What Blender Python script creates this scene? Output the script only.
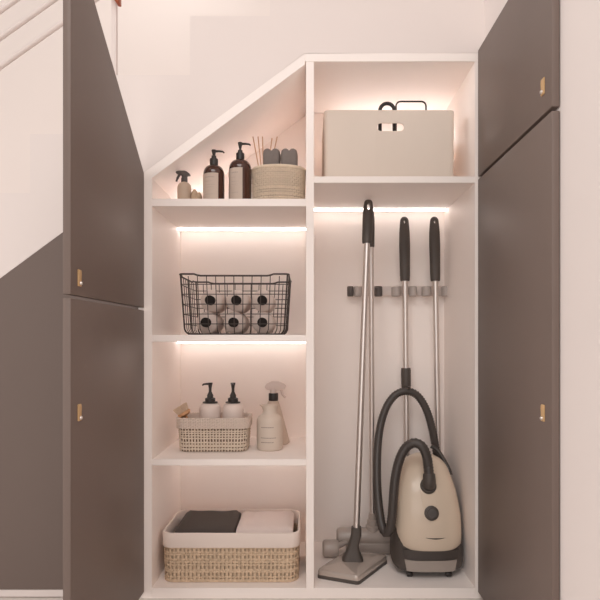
import bpy, bmesh, math, random
from mathutils import Vector, Matrix
random.seed(7)
PI = math.pi
for o in list(bpy.data.objects): bpy.data.objects.remove(o)
scene = bpy.context.scene
COL = scene.collection

# ------------------------------------------------------------------ camera, world, lights, exposure
D, K, EYE = 1.757, 320.0, 0.8156        # camera distance to the cupboard front, px per metre there, eye height
cam = bpy.data.cameras.new('camera'); cam_o = bpy.data.objects.new('camera', cam); COL.objects.link(cam_o)
cam.sensor_width = 36.0; cam.lens = K * D / 600.0 * 36.0
cam.shift_x = -8 / 600.0; cam.shift_y = 39 / 600.0
cam_o.location = (0, -D, EYE); cam_o.rotation_euler = (PI / 2, 0, 0)
scene.camera = cam_o
w = bpy.data.worlds.new('world'); scene.world = w; w.use_nodes = True
bg = w.node_tree.nodes['Background']; bg.inputs[0].default_value = (1.0, 0.93, 0.90, 1); bg.inputs[1].default_value = 0.36
def area(name, loc, rot, sx, sy, en, col):
    la = bpy.data.lights.new(name, 'AREA'); la.shape = 'RECTANGLE'; la.size = sx; la.size_y = sy; la.energy = en; la.color = col
    lo = bpy.data.objects.new(name, la); COL.objects.link(lo); lo.location = loc; lo.rotation_euler = [math.radians(a) for a in rot]
area('front_fill_light', (-1.2, -7.3, 2.0), (85, 0, -9), 4.6, 3.0, 78, (1.0, 0.94, 0.90))  # added soft fill from behind the camera, source unseen
area('overhead_fill_light', (-0.3, -2.7, 2.95), (0, 0, 0), 2.0, 2.0, 57, (1.0, 0.94, 0.90))  # added overhead fill, bounces off the floor onto shelf undersides
area('stairwell_fill_light', (-0.6, 0.5, 2.85), (0, 0, 0), 0.5, 0.5, 3.0, (1.0, 0.94, 0.90))  # added to lift the far stairwell wall, no lamp known there
area('side_fill_light', (-7.5, -2.1, 1.8), (90, 0, -78), 2.4, 2.2, 215, (1.0, 0.94, 0.90))  # added from the left to brighten the right wall, source unseen
try:
    scene.cycles.max_bounces = 16; scene.cycles.diffuse_bounces = 12
except Exception: pass
scene.view_settings.view_transform = 'Standard'; scene.view_settings.look = 'None'
scene.view_settings.exposure = 0.0; scene.view_settings.gamma = 1.0
scene.view_settings.use_curve_mapping = False
LED = 4.7

def sc(Y): return D / (D + Y)
def X(px, Y=0.0): return (px - 308.0) / (K * sc(Y))
def Z(py, Y=0.0): return EYE + (339.0 - py) / (K * sc(Y))
def V(px, py, Y): return Vector((X(px, Y), Y, Z(py, Y)))

# ------------------------------------------------------------------ materials
def mat(name, col, rough=0.5, metal=0.0, var=0.04, scale=30, bump=0.0, bscale=200, spec=0.5, coat=0.0, trans=0.0, emit=None):
    m = bpy.data.materials.new(name); m.use_nodes = True
    nt = m.node_tree; b = nt.nodes['Principled BSDF']
    b.inputs['Roughness'].default_value = rough; b.inputs['Metallic'].default_value = metal
    b.inputs['Specular IOR Level'].default_value = spec
    b.inputs['Coat Weight'].default_value = coat
    b.inputs['Transmission Weight'].default_value = trans
    tc = nt.nodes.new('ShaderNodeTexCoord')
    n = nt.nodes.new('ShaderNodeTexNoise'); n.inputs['Scale'].default_value = scale; n.inputs['Detail'].default_value = 3
    nt.links.new(tc.outputs['Object'], n.inputs['Vector'])
    mx = nt.nodes.new('ShaderNodeMix'); mx.data_type = 'RGBA'
    c0 = [max(0, c * (1 - var)) for c in col]; c1 = [min(1, c * (1 + var)) for c in col]
    mx.inputs[6].default_value = (*c0, 1); mx.inputs[7].default_value = (*c1, 1)
    nt.links.new(n.outputs['Fac'], mx.inputs[0]); nt.links.new(mx.outputs[2], b.inputs['Base Color'])
    if bump:
        n2 = nt.nodes.new('ShaderNodeTexNoise'); n2.inputs['Scale'].default_value = bscale; n2.inputs['Detail'].default_value = 2
        nt.links.new(tc.outputs['Object'], n2.inputs['Vector'])
        bp = nt.nodes.new('ShaderNodeBump'); bp.inputs['Strength'].default_value = bump; bp.inputs['Distance'].default_value = 0.002
        nt.links.new(n2.outputs['Fac'], bp.inputs['Height']); nt.links.new(bp.outputs['Normal'], b.inputs['Normal'])
    if emit:
        b.inputs['Emission Color'].default_value = (*emit[0], 1); b.inputs['Emission Strength'].default_value = emit[1]
    return m
M = {}
M['wall'] = mat('wall_paint', (0.80, 0.728, 0.70), 0.75, var=0.015, scale=3, bump=0.05, bscale=400)
M['wall_warm'] = mat('stairwell_paint_lifted', (0.83, 0.755, 0.715), 0.8, var=0.015, scale=3)  # warm paint, lightened to make up for weaker light on this wall
M['carcass'] = mat('white_melamine', (0.94, 0.872, 0.832), 0.5, var=0.01, scale=4)
M['dark'] = mat('taupe_laminate', (0.158, 0.117, 0.100), 0.5, var=0.03, scale=6, bump=0.04, bscale=300)
M['floor'] = mat('floor_finish', (0.74, 0.68, 0.63), 0.5, var=0.06, scale=8)
M['rail'] = mat('white_rail_paint', (0.76, 0.68, 0.65), 0.4, var=0.01)
M['redwood'] = mat('red_wood', (0.35, 0.07, 0.02), 0.35, var=0.15, scale=20)
M['leather'] = mat('tan_leather', (0.56, 0.36, 0.18), 0.6, var=0.1, scale=80, bump=0.2)
M['steel'] = mat('brushed_steel', (0.76, 0.71, 0.68), 0.36, 1.0, var=0.03)
M['led'] = mat('led_diffuser', (0.9, 0.88, 0.85), 0.5, emit=((1.0, 0.955, 0.925), LED))
M['led_upper'] = mat('upper_led_diffuser', (0.9, 0.88, 0.85), 0.5, emit=((1.0, 0.96, 0.95), LED * 1.85))
M['amber'] = mat('amber_glass', (0.06, 0.022, 0.014), 0.10, var=0.1, scale=10, coat=0.3)
M['label'] = mat('beige_paper_label', (0.55, 0.45, 0.38), 0.7, var=0.04)
M['ink'] = mat('grey_ink', (0.20, 0.16, 0.14), 0.7)
M['inkpale'] = mat('pale_ink', (0.40, 0.33, 0.285), 0.7)
M['black'] = mat('black_plastic', (0.022, 0.018, 0.017), 0.38, var=0.1)
M['blackmetal'] = mat('black_wire', (0.055, 0.042, 0.038), 0.45, 0.3, var=0.1)
M['char'] = mat('charcoal_plastic', (0.078, 0.064, 0.056), 0.5, var=0.06, bump=0.05)
M['trig'] = mat('dark_grey_plastic', (0.08, 0.07, 0.066), 0.45, var=0.05)
M['beigebottle'] = mat('kraft_bottle', (0.50, 0.39, 0.30), 0.6, var=0.06)
M['whitebottle'] = mat('white_bottle', (0.70, 0.60, 0.55), 0.45, var=0.02)
M['cream'] = mat('cream_ceramic', (0.60, 0.515, 0.44), 0.5, var=0.02)
M['palebody'] = mat('pale_beige_plastic', (0.58, 0.48, 0.40), 0.4, var=0.02)
M['paletrig'] = mat('frosted_plastic', (0.72, 0.62, 0.58), 0.35, var=0.02)
M['wicker'] = mat('natural_wicker', (0.62, 0.47, 0.33), 0.65, var=0.25, scale=60, bump=0.1)
M['wickercream'] = mat('cream_wicker', (0.68, 0.57, 0.46), 0.65, var=0.15, scale=70, bump=0.1)
M['wickergrey'] = mat('pale_seagrass', (0.72, 0.60, 0.47), 0.7, var=0.25, scale=60, bump=0.1)
M['gap_shade'] = mat('weave_gap_shade', (0.20, 0.14, 0.095), 0.9)  # shade between the woven strands, put into the colour
M['wickerin'] = mat('basket_inside', (0.50, 0.385, 0.28), 0.8, var=0.2, scale=50)
M['liner'] = mat('white_cotton_liner', (0.78, 0.68, 0.62), 0.85, var=0.02, bump=0.15, bscale=500)
M['lace'] = mat('cream_knit', (0.66, 0.56, 0.49), 0.85, var=0.12, scale=220, bump=0.5, bscale=350)
M['towel_dark'] = mat('dark_grey_towel', (0.085, 0.068, 0.060), 0.95, var=0.15, scale=250, bump=0.6, bscale=700)
M['towel_white'] = mat('white_towel', (0.74, 0.64, 0.60), 0.95, var=0.05, scale=250, bump=0.6, bscale=700)
M['towel_grey'] = mat('grey_towel', (0.20, 0.172, 0.158), 0.95, var=0.2, scale=200, bump=0.6, bscale=500)
M['reed'] = mat('reed_wood', (0.62, 0.42, 0.28), 0.7, var=0.1)
M['sponge'] = mat('natural_sponge', (0.50, 0.37, 0.26), 0.9, var=0.25, scale=90, bump=0.8, bscale=150)
M['wood'] = mat('beech_wood', (0.56, 0.30, 0.15), 0.55, var=0.12, scale=40)
M['bristle'] = mat('pale_bristle', (0.68, 0.54, 0.41), 0.8, var=0.2, scale=120)
M['box'] = mat('white_box_plastic', (0.72, 0.63, 0.55), 0.55, var=0.01)
M['vacshell'] = mat('beige_gloss_shell', (0.67, 0.555, 0.44), 0.3, var=0.01, coat=0.25)
M['vacgrey'] = mat('vacuum_grey_panel', (0.36, 0.31, 0.275), 0.3, var=0.08, scale=25)
M['capblack'] = mat('matte_black_cap', (0.020, 0.016, 0.015), 0.85, spec=0.2)
M['hose'] = mat('hose_rubber', (0.060, 0.049, 0.044), 0.42, var=0.08)
M['headgrey'] = mat('grey_nozzle_plastic', (0.42, 0.36, 0.325), 0.3, var=0.03, coat=0.2)
M['silver'] = mat('silver_gloss_plastic', (0.52, 0.45, 0.40), 0.16, 0.35, var=0.03, coat=0.3)
M['gripclear'] = mat('grey_rubber_roller', (0.42, 0.37, 0.345), 0.4, var=0.05)
M['griprail'] = mat('pale_holder_rail', (0.70, 0.62, 0.58), 0.4, var=0.02)
M['gripdark'] = mat('dark_rubber_roller', (0.10, 0.085, 0.08), 0.5, var=0.05)

# ------------------------------------------------------------------ mesh builder
def rrect(hx, hy, r, n=6, m=6):
    """rounded rectangle, counter-clockwise: list of ((x,y),(nx,ny))"""
    out = []
    r = min(r, hx - 1e-4, hy - 1e-4)
    cs = [(hx - r, -hy + r, -PI / 2), (hx - r, hy - r, 0), (-hx + r, hy - r, PI / 2), (-hx + r, -hy + r, PI)]
    for q, (cx, cy, a0) in enumerate(cs):
        for i in range(n + 1):
            a = a0 + PI / 2 * i / n
            out.append(((cx + r * math.cos(a), cy + r * math.sin(a)), (math.cos(a), math.sin(a))))
        nx, ny, a1 = cs[(q + 1) % 4]
        p0 = out[-1]; p1 = (nx + r * math.cos(a1), ny + r * math.sin(a1))
        for i in range(1, m):
            t = i / m
            out.append(((p0[0][0] * (1 - t) + p1[0] * t, p0[0][1] * (1 - t) + p1[1] * t), p0[1]))
    return out

def catmull(pts, sub):
    pts = [Vector(p) for p in pts]
    P = [pts[0] * 2 - pts[1]] + pts + [pts[-1] * 2 - pts[-2]]
    out = []
    for i in range(1, len(P) - 2):
        for k in range(sub):
            t = k / sub; a, b, c, d = P[i - 1], P[i], P[i + 1], P[i + 2]
            out.append(0.5 * ((2 * b) + (c - a) * t + (2 * a - 5 * b + 4 * c - d) * t * t + (3 * b - a - 3 * c + d) * t ** 3))
    out.append(pts[-1])
    return out

class MB:
    def __init__(s): s.v = []; s.f = []; s.mi = []
    def add(s, vs, fs, mi=0):
        b = len(s.v); s.v += [Vector(p) for p in vs]
        for f in fs: s.f.append([b + i for i in f]); s.mi.append(mi)
        return s
    def frombm(s, bm, mi=0):
        bm.verts.index_update()
        s.add([p.co.copy() for p in bm.verts], [[q.index for q in f.verts] for f in bm.faces], mi); bm.free(); return s
    def box(s, x0, x1, y0, y1, z0, z1, bev=0.0, seg=2, mi=0, mtx=None):
        bm = bmesh.new(); bmesh.ops.create_cube(bm, size=1)
        for p in bm.verts: p.co = Vector(((x0 + x1) / 2 + p.co.x * (x1 - x0), (y0 + y1) / 2 + p.co.y * (y1 - y0), (z0 + z1) / 2 + p.co.z * (z1 - z0)))
        if bev: bmesh.ops.bevel(bm, geom=bm.edges[:], offset=bev, segments=seg, affect='EDGES', profile=0.5)
        if mtx: bmesh.ops.transform(bm, matrix=mtx, verts=bm.verts)
        return s.frombm(bm, mi)
    def prism(s, poly, axis, a0, a1, bev=0.0, seg=2, mi=0, mtx=None):
        """polygon in the two other axes, extruded along axis"""
        def mk(u, v, a): return {'x': (a, u, v), 'y': (u, a, v), 'z': (u, v, a)}[axis]
        bm = bmesh.new(); n = len(poly)
        A = [bm.verts.new(mk(u, v, a0)) for u, v in poly]; B = [bm.verts.new(mk(u, v, a1)) for u, v in poly]
        bm.faces.new(A); bm.faces.new(B[::-1])
        for i in range(n): bm.faces.new((A[i], B[i], B[(i + 1) % n], A[(i + 1) % n]))
        bmesh.ops.recalc_face_normals(bm, faces=bm.faces)
        if bev: bmesh.ops.bevel(bm, geom=bm.edges[:], offset=bev, segments=seg, affect='EDGES', profile=0.5)
        if mtx: bmesh.ops.transform(bm, matrix=mtx, verts=bm.verts)
        return s.frombm(bm, mi)
    def loft(s, rings, cap0=True, cap1=True, closed=True, mi=0, loop=False):
        n = len(rings[0]); vs = [p for r in rings for p in r]; fs = []
        R = len(rings)
        for j in range(R if loop else R - 1):
            j2 = (j + 1) % R
            for i in range(n if closed else n - 1):
                k = (i + 1) % n
                fs.append((j * n + i, j * n + k, j2 * n + k, j2 * n + i))
        if cap0: fs.append(list(range(n))[::-1])
        if cap1: fs.append([(R - 1) * n + i for i in range(n)])
        return s.add(vs, fs, mi)
    def lathe(s, prof, c=(0, 0, 0), seg=32, mtx=None, a0=0, a1=2 * PI, mi=0, cap=True, sx=1.0, sy=1.0):
        full = abs(a1 - a0 - 2 * PI) < 1e-6; n = seg if full else seg + 1
        rings = []
        for r, z in prof:
            ring = []
            for i in range(n):
                a = a0 + (a1 - a0) * i / seg
                p = Vector((r * sx * math.cos(a), r * sy * math.sin(a), z))
                if mtx: p = mtx @ p
                ring.append(p + Vector(c))
            rings.append(ring)
        return s.loft(rings, cap and full and prof[0][0] > 1e-5, cap and full and prof[-1][0] > 1e-5, full, mi)
    def tube(s, pts, r, seg=10, closed=False, mi=0, flat=1.0):
        pts = [Vector(p) for p in pts]; n = len(pts)
        R = r if isinstance(r, (list, tuple)) else [r] * n
        T = []
        for i in range(n):
            a = pts[(i - 1) % n] if (closed or i) else pts[0]; b = pts[(i + 1) % n] if (closed or i < n - 1) else pts[-1]
            T.append((b - a).normalized())
        up = Vector((0, 0, 1)) if abs(T[0].z) < 0.9 else Vector((1, 0, 0))
        N = (up - T[0] * up.dot(T[0])).normalized(); rings = []
        for i in range(n):
            N = (N - T[i] * N.dot(T[i])).normalized(); Bn = T[i].cross(N)
            rings.append([pts[i] + N * (R[i] * math.cos(2 * PI * k / seg)) + Bn * (R[i] * flat * math.sin(2 * PI * k / seg)) for k in range(seg)])
        return s.loft(rings, not closed, not closed, True, mi, loop=closed)
    def ribbon(s, pts, nrm, wd, th, closed=False, mi=0):
        n = len(pts); rings = []
        for i in range(n):
            a = pts[(i - 1) % n] if (closed or i) else pts[0]; b = pts[(i + 1) % n] if (closed or i < n - 1) else pts[-1]
            t = (b - a).normalized(); q = nrm[i]; bn = t.cross(q).normalized()
            rings.append([pts[i] + bn * (wd / 2 * math.cos(k * PI / 3)) + q * (th / 2 * math.sin(k * PI / 3)) for k in range(6)])
        return s.loft(rings, not closed, not closed, True, mi, loop=closed)
    def build(s, name, mats, parent=None, angle=40, world=True):
        off = Vector((0, 0, 0))
        if parent is not None and world:
            q = parent
            while q is not None: off += Vector(q.location); q = q.parent
        me = bpy.data.meshes.new(name); me.from_pydata([p - off for p in s.v], [], s.f)
        mats = mats if isinstance(mats, (list, tuple)) else [mats]
        for m_ in mats: me.materials.append(M[m_] if isinstance(m_, str) else m_)
        for p, i in zip(me.polygons, s.mi): p.material_index = i; p.use_smooth = True
        bm = bmesh.new(); bm.from_mesh(me); bmesh.ops.recalc_face_normals(bm, faces=bm.faces); bm.to_mesh(me); bm.free()
        me.set_sharp_from_angle(angle=math.radians(angle)); me.update()
        o = bpy.data.objects.new(name, me); COL.objects.link(o)
        if parent is not None: o.parent = parent
        return o

def thing(name, label, cat, loc, group=None):
    o = bpy.data.objects.new(name, None); COL.objects.link(o); o.location = loc; o.empty_display_size = 0.05
    o['label'] = label; o['category'] = cat
    if group: o['group'] = group
    return o
def tag(o, label, cat, group=None):
    o['label'] = label; o['category'] = cat
    if group: o['group'] = group
    return o
def struct(o): o['kind'] = 'structure'; return o
def cut(o, cutter_mb):
    """boolean difference, baked into the mesh at once"""
    c = cutter_mb.build('tmp', 'box'); md = o.modifiers.new('b', 'BOOLEAN'); md.object = c; md.operation = 'DIFFERENCE'; md.solver = 'EXACT'
    bpy.context.view_layer.update()
    me = bpy.data.meshes.new_from_object(o.evaluated_get(bpy.context.evaluated_depsgraph_get()))
    o.modifiers.clear(); o.data = me; bpy.data.objects.remove(c)
    me.set_sharp_from_angle(angle=math.radians(40))
def along(p, d):
    """matrix taking local +z to direction d at p"""
    return Matrix.Translation(Vector(p)) @ Vector(d).to_track_quat('Z', 'Y').to_matrix().to_4x4()

# ------------------------------------------------------------------ levels of the cupboard
FLOOR = 0.005
XL0, XL1 = -0.5300, X(152); XD0, XD1 = X(306), X(314); XR0, XR1 = X(475), 0.5400
BACK = 0.40
Z0 = Z(588); S1, S1b = Z(198.7), Z(206.3); S2, S2b = Z(334.8), Z(341.8); S3, S3b = Z(459.3), Z(465.6)
SR, SRb = Z(176.3), Z(182.8); ZT, ZTb = Z(53), Z(61.5)
SL = 0.737                                     # slope of the stair underside
def zs(x): return ZT + SL * (x - X(306))       # outer slope line, left of the divider
RW = 0.5505                                    # right wall plane

# ------------------------------------------------------------------ setting
struct(MB().box(-7, RW + 0.1, -9, 1.1, -0.1, FLOOR).build('floor', 'floor'))
# stair flank: stepped above, sloping below
run, rise = 80 / K, 59 / K
poly = [(-2.6, zs(-2.6) + .0004), (X(305), zs(X(305)) + .0004), (RW, ZT + .0004), (RW, 2.9)]
st = [(X(190) + 5 * run, Z(75) + 6 * rise)]
xs = X(190) + 5 * run; zt = Z(75) + 6 * rise
pts = []
k = 3
pts.append((X(190) + 3 * run, 2.9)); pts.append((X(190) + 3 * run, Z(75) + 3 * rise))
for k in range(2, -9, -1):
    pts.append((X(190) + k * run, Z(75) + (k + 1) * rise)); pts.append((X(190) + k * run, Z(75) + k * rise))
pts = [p for p in pts if p[0] > -2.6]
pts.append((-2.6, pts[-1][1]))
poly = [(-2.6, zs(-2.6) + .0004)] + [(X(305), zs(X(305)) + .0004), (XR1 + .0005, ZT + .0004), (XR1 + .0005, FLOOR), (RW, FLOOR), (RW, 2.9)] + \
       [(X(190) + 3 * run, 2.9)] + pts[1:]
struct(MB().prism(poly, 'y', 0.0, 0.9).build('wall_back', 'wall', angle=20))
struct(MB().box(-3, RW, 0.92, 1.02, FLOOR, 2.9).build('wall_stairwell', 'wall_warm'))
struct(MB().box(RW, RW + .1, -9, 1.02, FLOOR, 2.9).build('wall_right', 'wall'))
pl = [(-2.2, .033), (XL0 - .002, .033), (XL0 - .002, zs(XL0 - .002)), (-1.55, zs(-1.55)), (-1.7, .034)]
pl = [(-1.55, .033), (XL0 - .002, .033), (XL0 - .002, zs(XL0 - .002)), (-1.55, zs(-1.55))]
tag(MB().prism(pl, 'y', 0.0, 0.018, bev=.0006, seg=1).build('under_stair_partition', 'dark'), 'plain taupe panel with a sloped top closing the space left of the open doors', 'partition')
struct(MB().box(-1.6, XL0 - .002, 0.003, 0.018, FLOOR + .004, .031).build('baseboard_left', 'rail'))

# ------------------------------------------------------------------ stair railing
RY = 0.05
rt = thing('stair_railing', 'white stair railing with three sloping rails and a post on the steps', 'railing', (X(114.5, RY), RY, Z(75)))
for y0 in (11, 38, 67):
    a = V(-90, y0 + .71 * 90, RY); b = V(113, y0 - .71 * 113, RY)
    MB().tube([a, b], 0.0085, 12).build('rail', 'rail', rt)
MB().box(X(112, RY), X(117, RY), RY - .008, RY + .008, Z(75), Z(-110, RY), bev=.001).build('post', 'rail', rt)
h = MB().prism([(X(120.6, .03), Z(5.2, .03)), (X(120.6, .03), Z(-12, .03)), (X(95, .03), Z(-50, .03)), (X(95, .03), Z(-33, .03)), (X(117.6, .03), Z(5.2, .03))], 'y', .01, .04, bev=.002)
h.build('handrail', 'redwood', rt)['label'] = 'reddish brown wooden handrail end'

# ------------------------------------------------------------------ cupboard carcass
cab = thing('under_stair_cupboard', 'built-in white under-stair cupboard with shelves and four open taupe doors', 'cupboard', (0, 0, FLOOR))
bv = .0008
MB().prism([(XL0, FLOOR), (XL1, FLOOR), (XL1, zs(XL1) - .036), (XL0, zs(XL0) - .036)], 'y', 0, BACK, bev=bv, seg=1).build('side_panel', 'carcass', cab)
MB().box(XR0, XR1, 0, BACK, FLOOR, ZTb, bev=bv, seg=1).build('side_panel', 'carcass', cab)
MB().box(XD0, XD1, 0, BACK, Z0, ZTb - .0005, bev=bv, seg=1).build('divider', 'carcass', cab)
MB().box(XL1, XR0, 0, BACK, FLOOR, Z0, bev=bv, seg=1).build('base', 'carcass', cab)
MB().box(X(305), XR1, 0, BACK, ZTb, ZT, bev=bv, seg=1).build('top_panel', 'carcass', cab)
th = .036
MB().prism([(XL0, zs(XL0)), (X(305), ZT), (X(305), ZT - th), (XL0, zs(XL0) - th)], 'y', 0.0, BACK, bev=bv, seg=1).build('sloped_top', 'carcass', cab)
MB().prism([(XL0, FLOOR), (XR1, FLOOR), (XR1, ZT), (X(305), ZT), (XL0, zs(XL0))], 'y', BACK, BACK + .012).build('back_panel', 'carcass', cab)
for a, b in ((S1, S1b), (S2, S2b), (S3, S3b)):
    MB().box(XL1, XD0, 0, BACK, b, a, bev=bv, seg=1).build('shelf', 'carcass', cab)
MB().box(XD1, XR0, 0, BACK, SRb, SR, bev=bv, seg=1).build('shelf', 'carcass', cab)
for x0, x1, zz in ((XL1, XD0, S1b), (XL1, XD0, S2b), (XL1, XD0, S3b), (XD1, XR0, SRb)):
    MB().box(x0 + .002, x1 - .002, BACK - .054, BACK - .042, zz - .0075, zz - .0015, bev=.001).build('light_strip', 'led', cab)['label'] = 'glowing warm white light strip under the shelf'
MB().box(X(334, .39), XR0 - .004, BACK - .012, BACK - .0005, 1.567, 1.590, bev=.001).build('light_strip', 'led_upper', cab)['label'] = 'glowing warm white light strip behind the off-white box'
for x0, x1, zz in ((XL1, XD0, S1),):
    MB().box(x0 + .002, x1 - .002, BACK - .045, BACK - .030, zz, zz + .008, bev=.001).build('light_strip', 'led_upper', cab)['label'] = 'glowing warm white light strip behind the things on the shelf'

def door(side, z0, z1h, z1f, handle_z):
    """open door, at right angles to the front; hinge end at y=-0.002, free end at y=-0.532"""
    Wd = .530; t = .0172
    if side < 0: xi0, xi1 = -.5118, -.5172
    else: xi0, xi1 = .5306, .5312
    poly = [(-.002, z0), (-.532, z0), (-.532, z1f), (-.002, z1h)]
    mb = MB().prism(poly, 'x', 0, side * t, bev=.001, seg=2)
    for p in mb.v: p.x += xi0 + (xi1 - xi0) * (-.002 - p.y) / Wd
    d = mb.build('door', 'dark', cab, angle=30)
    yy = -.490; xf = xi0 + (xi1 - xi0) * .92
    sgn = -side                                       # towards the opening
    hm = MB()
    prof = [(0, .0185), (.0022, .019), (.0036, .017), (.0042, .010), (.0036, .0), (.0036, -.010), (.0042, -.017), (.0030, -.0190), (.0, -.0185)]
    hm.prism([(xf + sgn * (a + .0002), handle_z + b) for a, b in prof], 'y', yy - .0075, yy + .0075, bev=.0005, seg=1)
    hm.build('handle', 'leather', d)['label'] = 'tan leather tab handle'
    pm = MB().lathe([(.0001, .0045), (.003, .004), (.0042, .0025), (.0042, 0)], seg=14, mtx=along((xf + sgn * .0041, yy, handle_z - .012), (sgn, 0, 0)))
    pm.build('pin', 'steel', d)
    return d
door(-1, .026, .905, .905, .650)
door(-1, .9135, 1.3335, 1.3335 + .53 * .752, .953)
door(1, .026, 1.313, 1.313, .649)
door(1, 1.3225, 1.716, 1.716, 1.384)

# ------------------------------------------------------------------ woven work
def weave(mb, hx, hy, r, z0, z1, nst, nrow, wv, wh, cx, cy, taper=0.0, amp=.0016, th=.0024, jit=.15, ell=False):
    if ell: base = [((hx * math.cos(a), hy * math.sin(a)), (math.cos(a), math.sin(a))) for a in [2 * PI * i / 240 for i in range(240)]]
    else: base = rrect(hx, hy, r, 10, 24)
    L = [0]
    for i in range(len(base)):
        a = base[i][0]; b = base[(i + 1) % len(base)][0]; L.append(L[-1] + math.hypot(b[0] - a[0], b[1] - a[1]))
    def at(u, z):
        d = (u % 1.0) * L[-1]
        lo, hi = 0, len(base)
        while hi - lo > 1:
            m_ = (lo + hi) // 2
            if L[m_] <= d: lo = m_
            else: hi = m_
        t = (d - L[lo]) / max(1e-9, L[lo + 1] - L[lo]); a = base[lo]; b = base[(lo + 1) % len(base)]
        x = a[0][0] * (1 - t) + b[0][0] * t; y = a[0][1] * (1 - t) + b[0][1] * t
        n = Vector((a[1][0] * (1 - t) + b[1][0] * t, a[1][1] * (1 - t) + b[1][1] * t, 0)).normalized()
        k = 1 + taper * (z - z1)
        return Vector((cx + x * k, cy + y * k, z)), n
    dz = (z1 - z0) / nrow
    jit_z = [random.uniform(-1, 1) * jit * dz for _ in range(nrow)]
    ju = [random.uniform(-1, 1) * jit * .5 / nst for _ in range(nst)]
    for i in range(nst):
        P, N = [], []
        for j in range(-1, nrow * 2 + 2):
            z = z0 + dz * j / 2
            z = min(max(z, z0), z1)
            s_ = math.cos(PI * (j - 1) / 2) * (1 if i % 2 else -1)
            p, n = at((i + ju[i]) / nst, z); P.append(p + n * amp * s_); N.append(n)
        P[0].z -= .001; P[-1].z += .001
        mb.ribbon(P, N, wv * random.uniform(.85, 1.15), th)
    for j in range(nrow):
        z = z0 + dz * (j + .5) + jit_z[j]; P, N = [], []
        for i in range(nst * 4):
            s_ = -math.cos(PI * i / 4) * (1 if (j % 2 == 0) else -1) * -1
            p, n = at(i / 4 / nst, z + random.uniform(-1, 1) * dz * jit * .25); P.append(p + n * amp * s_); N.append(n)
        mb.ribbon(P, N, wh * random.uniform(.85, 1.15), th, closed=True)

def ringz(hx, hy, r, cx, cy, z, n=8, m=8, wob=0.0):
    return [Vector((cx + p[0] + random.uniform(-wob, wob), cy + p[1] + random.uniform(-wob, wob), z + random.uniform(-wob, wob))) for p, _ in rrect(hx, hy, r, n, m)]

# ---- big lined basket on the cupboard floor
bx0, bx1, by0, by1 = -.4685, -.0275, .036, .285
cx, cy, hx, hy = (bx0 + bx1) / 2, (by0 + by1) / 2, (bx1 - bx0) / 2, (by1 - by0) / 2
zr = .197; zb = Z0
b = thing('storage_basket', 'large rectangular natural woven basket with white liner on the cupboard floor', 'basket', (cx, cy, zb))
mb = MB(); weave(mb, hx - .003, hy - .003, .035, zb + .004, zr - .042, 100, 10, .0078, .0066, cx, cy, taper=.10, amp=.0018, th=.0028, jit=.45)
mb.ribbon([p for p in ringz(hx - .005, hy - .005, .035, cx, cy, zb + .004)], [Vector((n[0], n[1], 0)) for _, n in rrect(hx - .005, hy - .005, .035, 8, 8)], .007, .006, closed=True)
mb.build('woven_body', 'wicker', b)
mb = MB(); mb.loft([ringz(hx - .0105, hy - .0105, .03, cx, cy, zb + .001), ringz(hx - .0075, hy - .0075, .03, cx, cy, zr - .047),
                    ringz(hx - .0105, hy - .0105, .028, cx, cy, zr - .047), ringz(hx - .014, hy - .014, .028, cx, cy, zb + .004)], True, True)
mb.build('inner_wall', 'wickerin', b)
mb = MB(); q = .0002
mb.loft([ringz(hx - .004, hy - .004, .035, cx, cy, zr - .047), ringz(hx + .002, hy + .002, .038, cx, cy, zr - .047, wob=q), ringz(hx + .003, hy + .003, .038, cx, cy, zr - .044, wob=q),
         ringz(hx + .0025, hy + .0025, .038, cx, cy, zr - .025, wob=q), ringz(hx + .003, hy + .003, .038, cx, cy, zr - .006, wob=q), ringz(hx + .0015, hy + .0015, .037, cx, cy, zr - .0015, wob=q), ringz(hx - .0015, hy - .0015, .036, cx, cy, zr, wob=q),
         ringz(hx - .0045, hy - .0045, .034, cx, cy, zr - .0015), ringz(hx - .006, hy - .006, .033, cx, cy, zr - .006),
         ringz(hx - .007, hy - .007, .032, cx, cy, zr - .045)], False, False)
mb.build('liner', 'liner', b)

# ---- folded towels in it
def towel(label, m, x0, x1, y0, y1, zl, ztop, seedn):
    random.seed(seedn)
    t = MB(); n = 3; dz = (ztop - zl) / n
    for k in range(n):
        z0_, z1_ = zl + k * dz, zl + (k + 1) * dz
        ins = [.002, .004, .0][k]
        # fold: thick sheet folded double, round fold to the front
        prof = []
        for i in range(9):
            a = PI / 2 + PI * i / 8
            prof.append((y0 + dz / 2 + ins + dz / 2 * math.cos(a), (z0_ + z1_) / 2 + dz / 2 * .98 * -math.sin(a) * -1))
        top = [(y1 - ins - .006, z1_ - .001), ]
        prof = [(y1 - ins, (z0_ + z1_) / 2 + dz * .30), (y1 - ins - .012, z1_ - .0005)] + prof + [(y1 - ins - .012, z0_ + .0005), (y1 - ins, z0_ + dz * .2)]
        NX = 14; rings = []
        for i in range(NX + 1):
            u = i / NX; x = x0 + ins + (x1 - x0 - 2 * ins) * u
            e = min(1.0, min(u, 1 - u) * 9); sh = .62 + .38 * math.sqrt(max(0, 1 - (1 - e) ** 2))
            zm = (z0_ + z1_) / 2
            wob = .0015 * math.sin(u * 7 + seedn) + .0012 * math.sin(u * 13 + k)
            rings.append([Vector((x, yy + (0.0015 * math.sin(u * 11 + k)), zm + (zz - zm) * sh + (wob if zz > zm else 0))) for yy, zz in prof])
        t.loft(rings, True, True)
    return tag(t.build('folded_towel', m), label, 'towel', 'towels in the large basket')
tz = zb + .005
towel('dark grey folded towel in the left half of the lined floor basket', 'towel_dark', -.434, -.241, .066, .262, tz, .2035, 1)
towel('white folded towel in the right half of the lined floor basket', 'towel_white', -.234, -.050, .066, .262, tz, .2015, 2)

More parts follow.
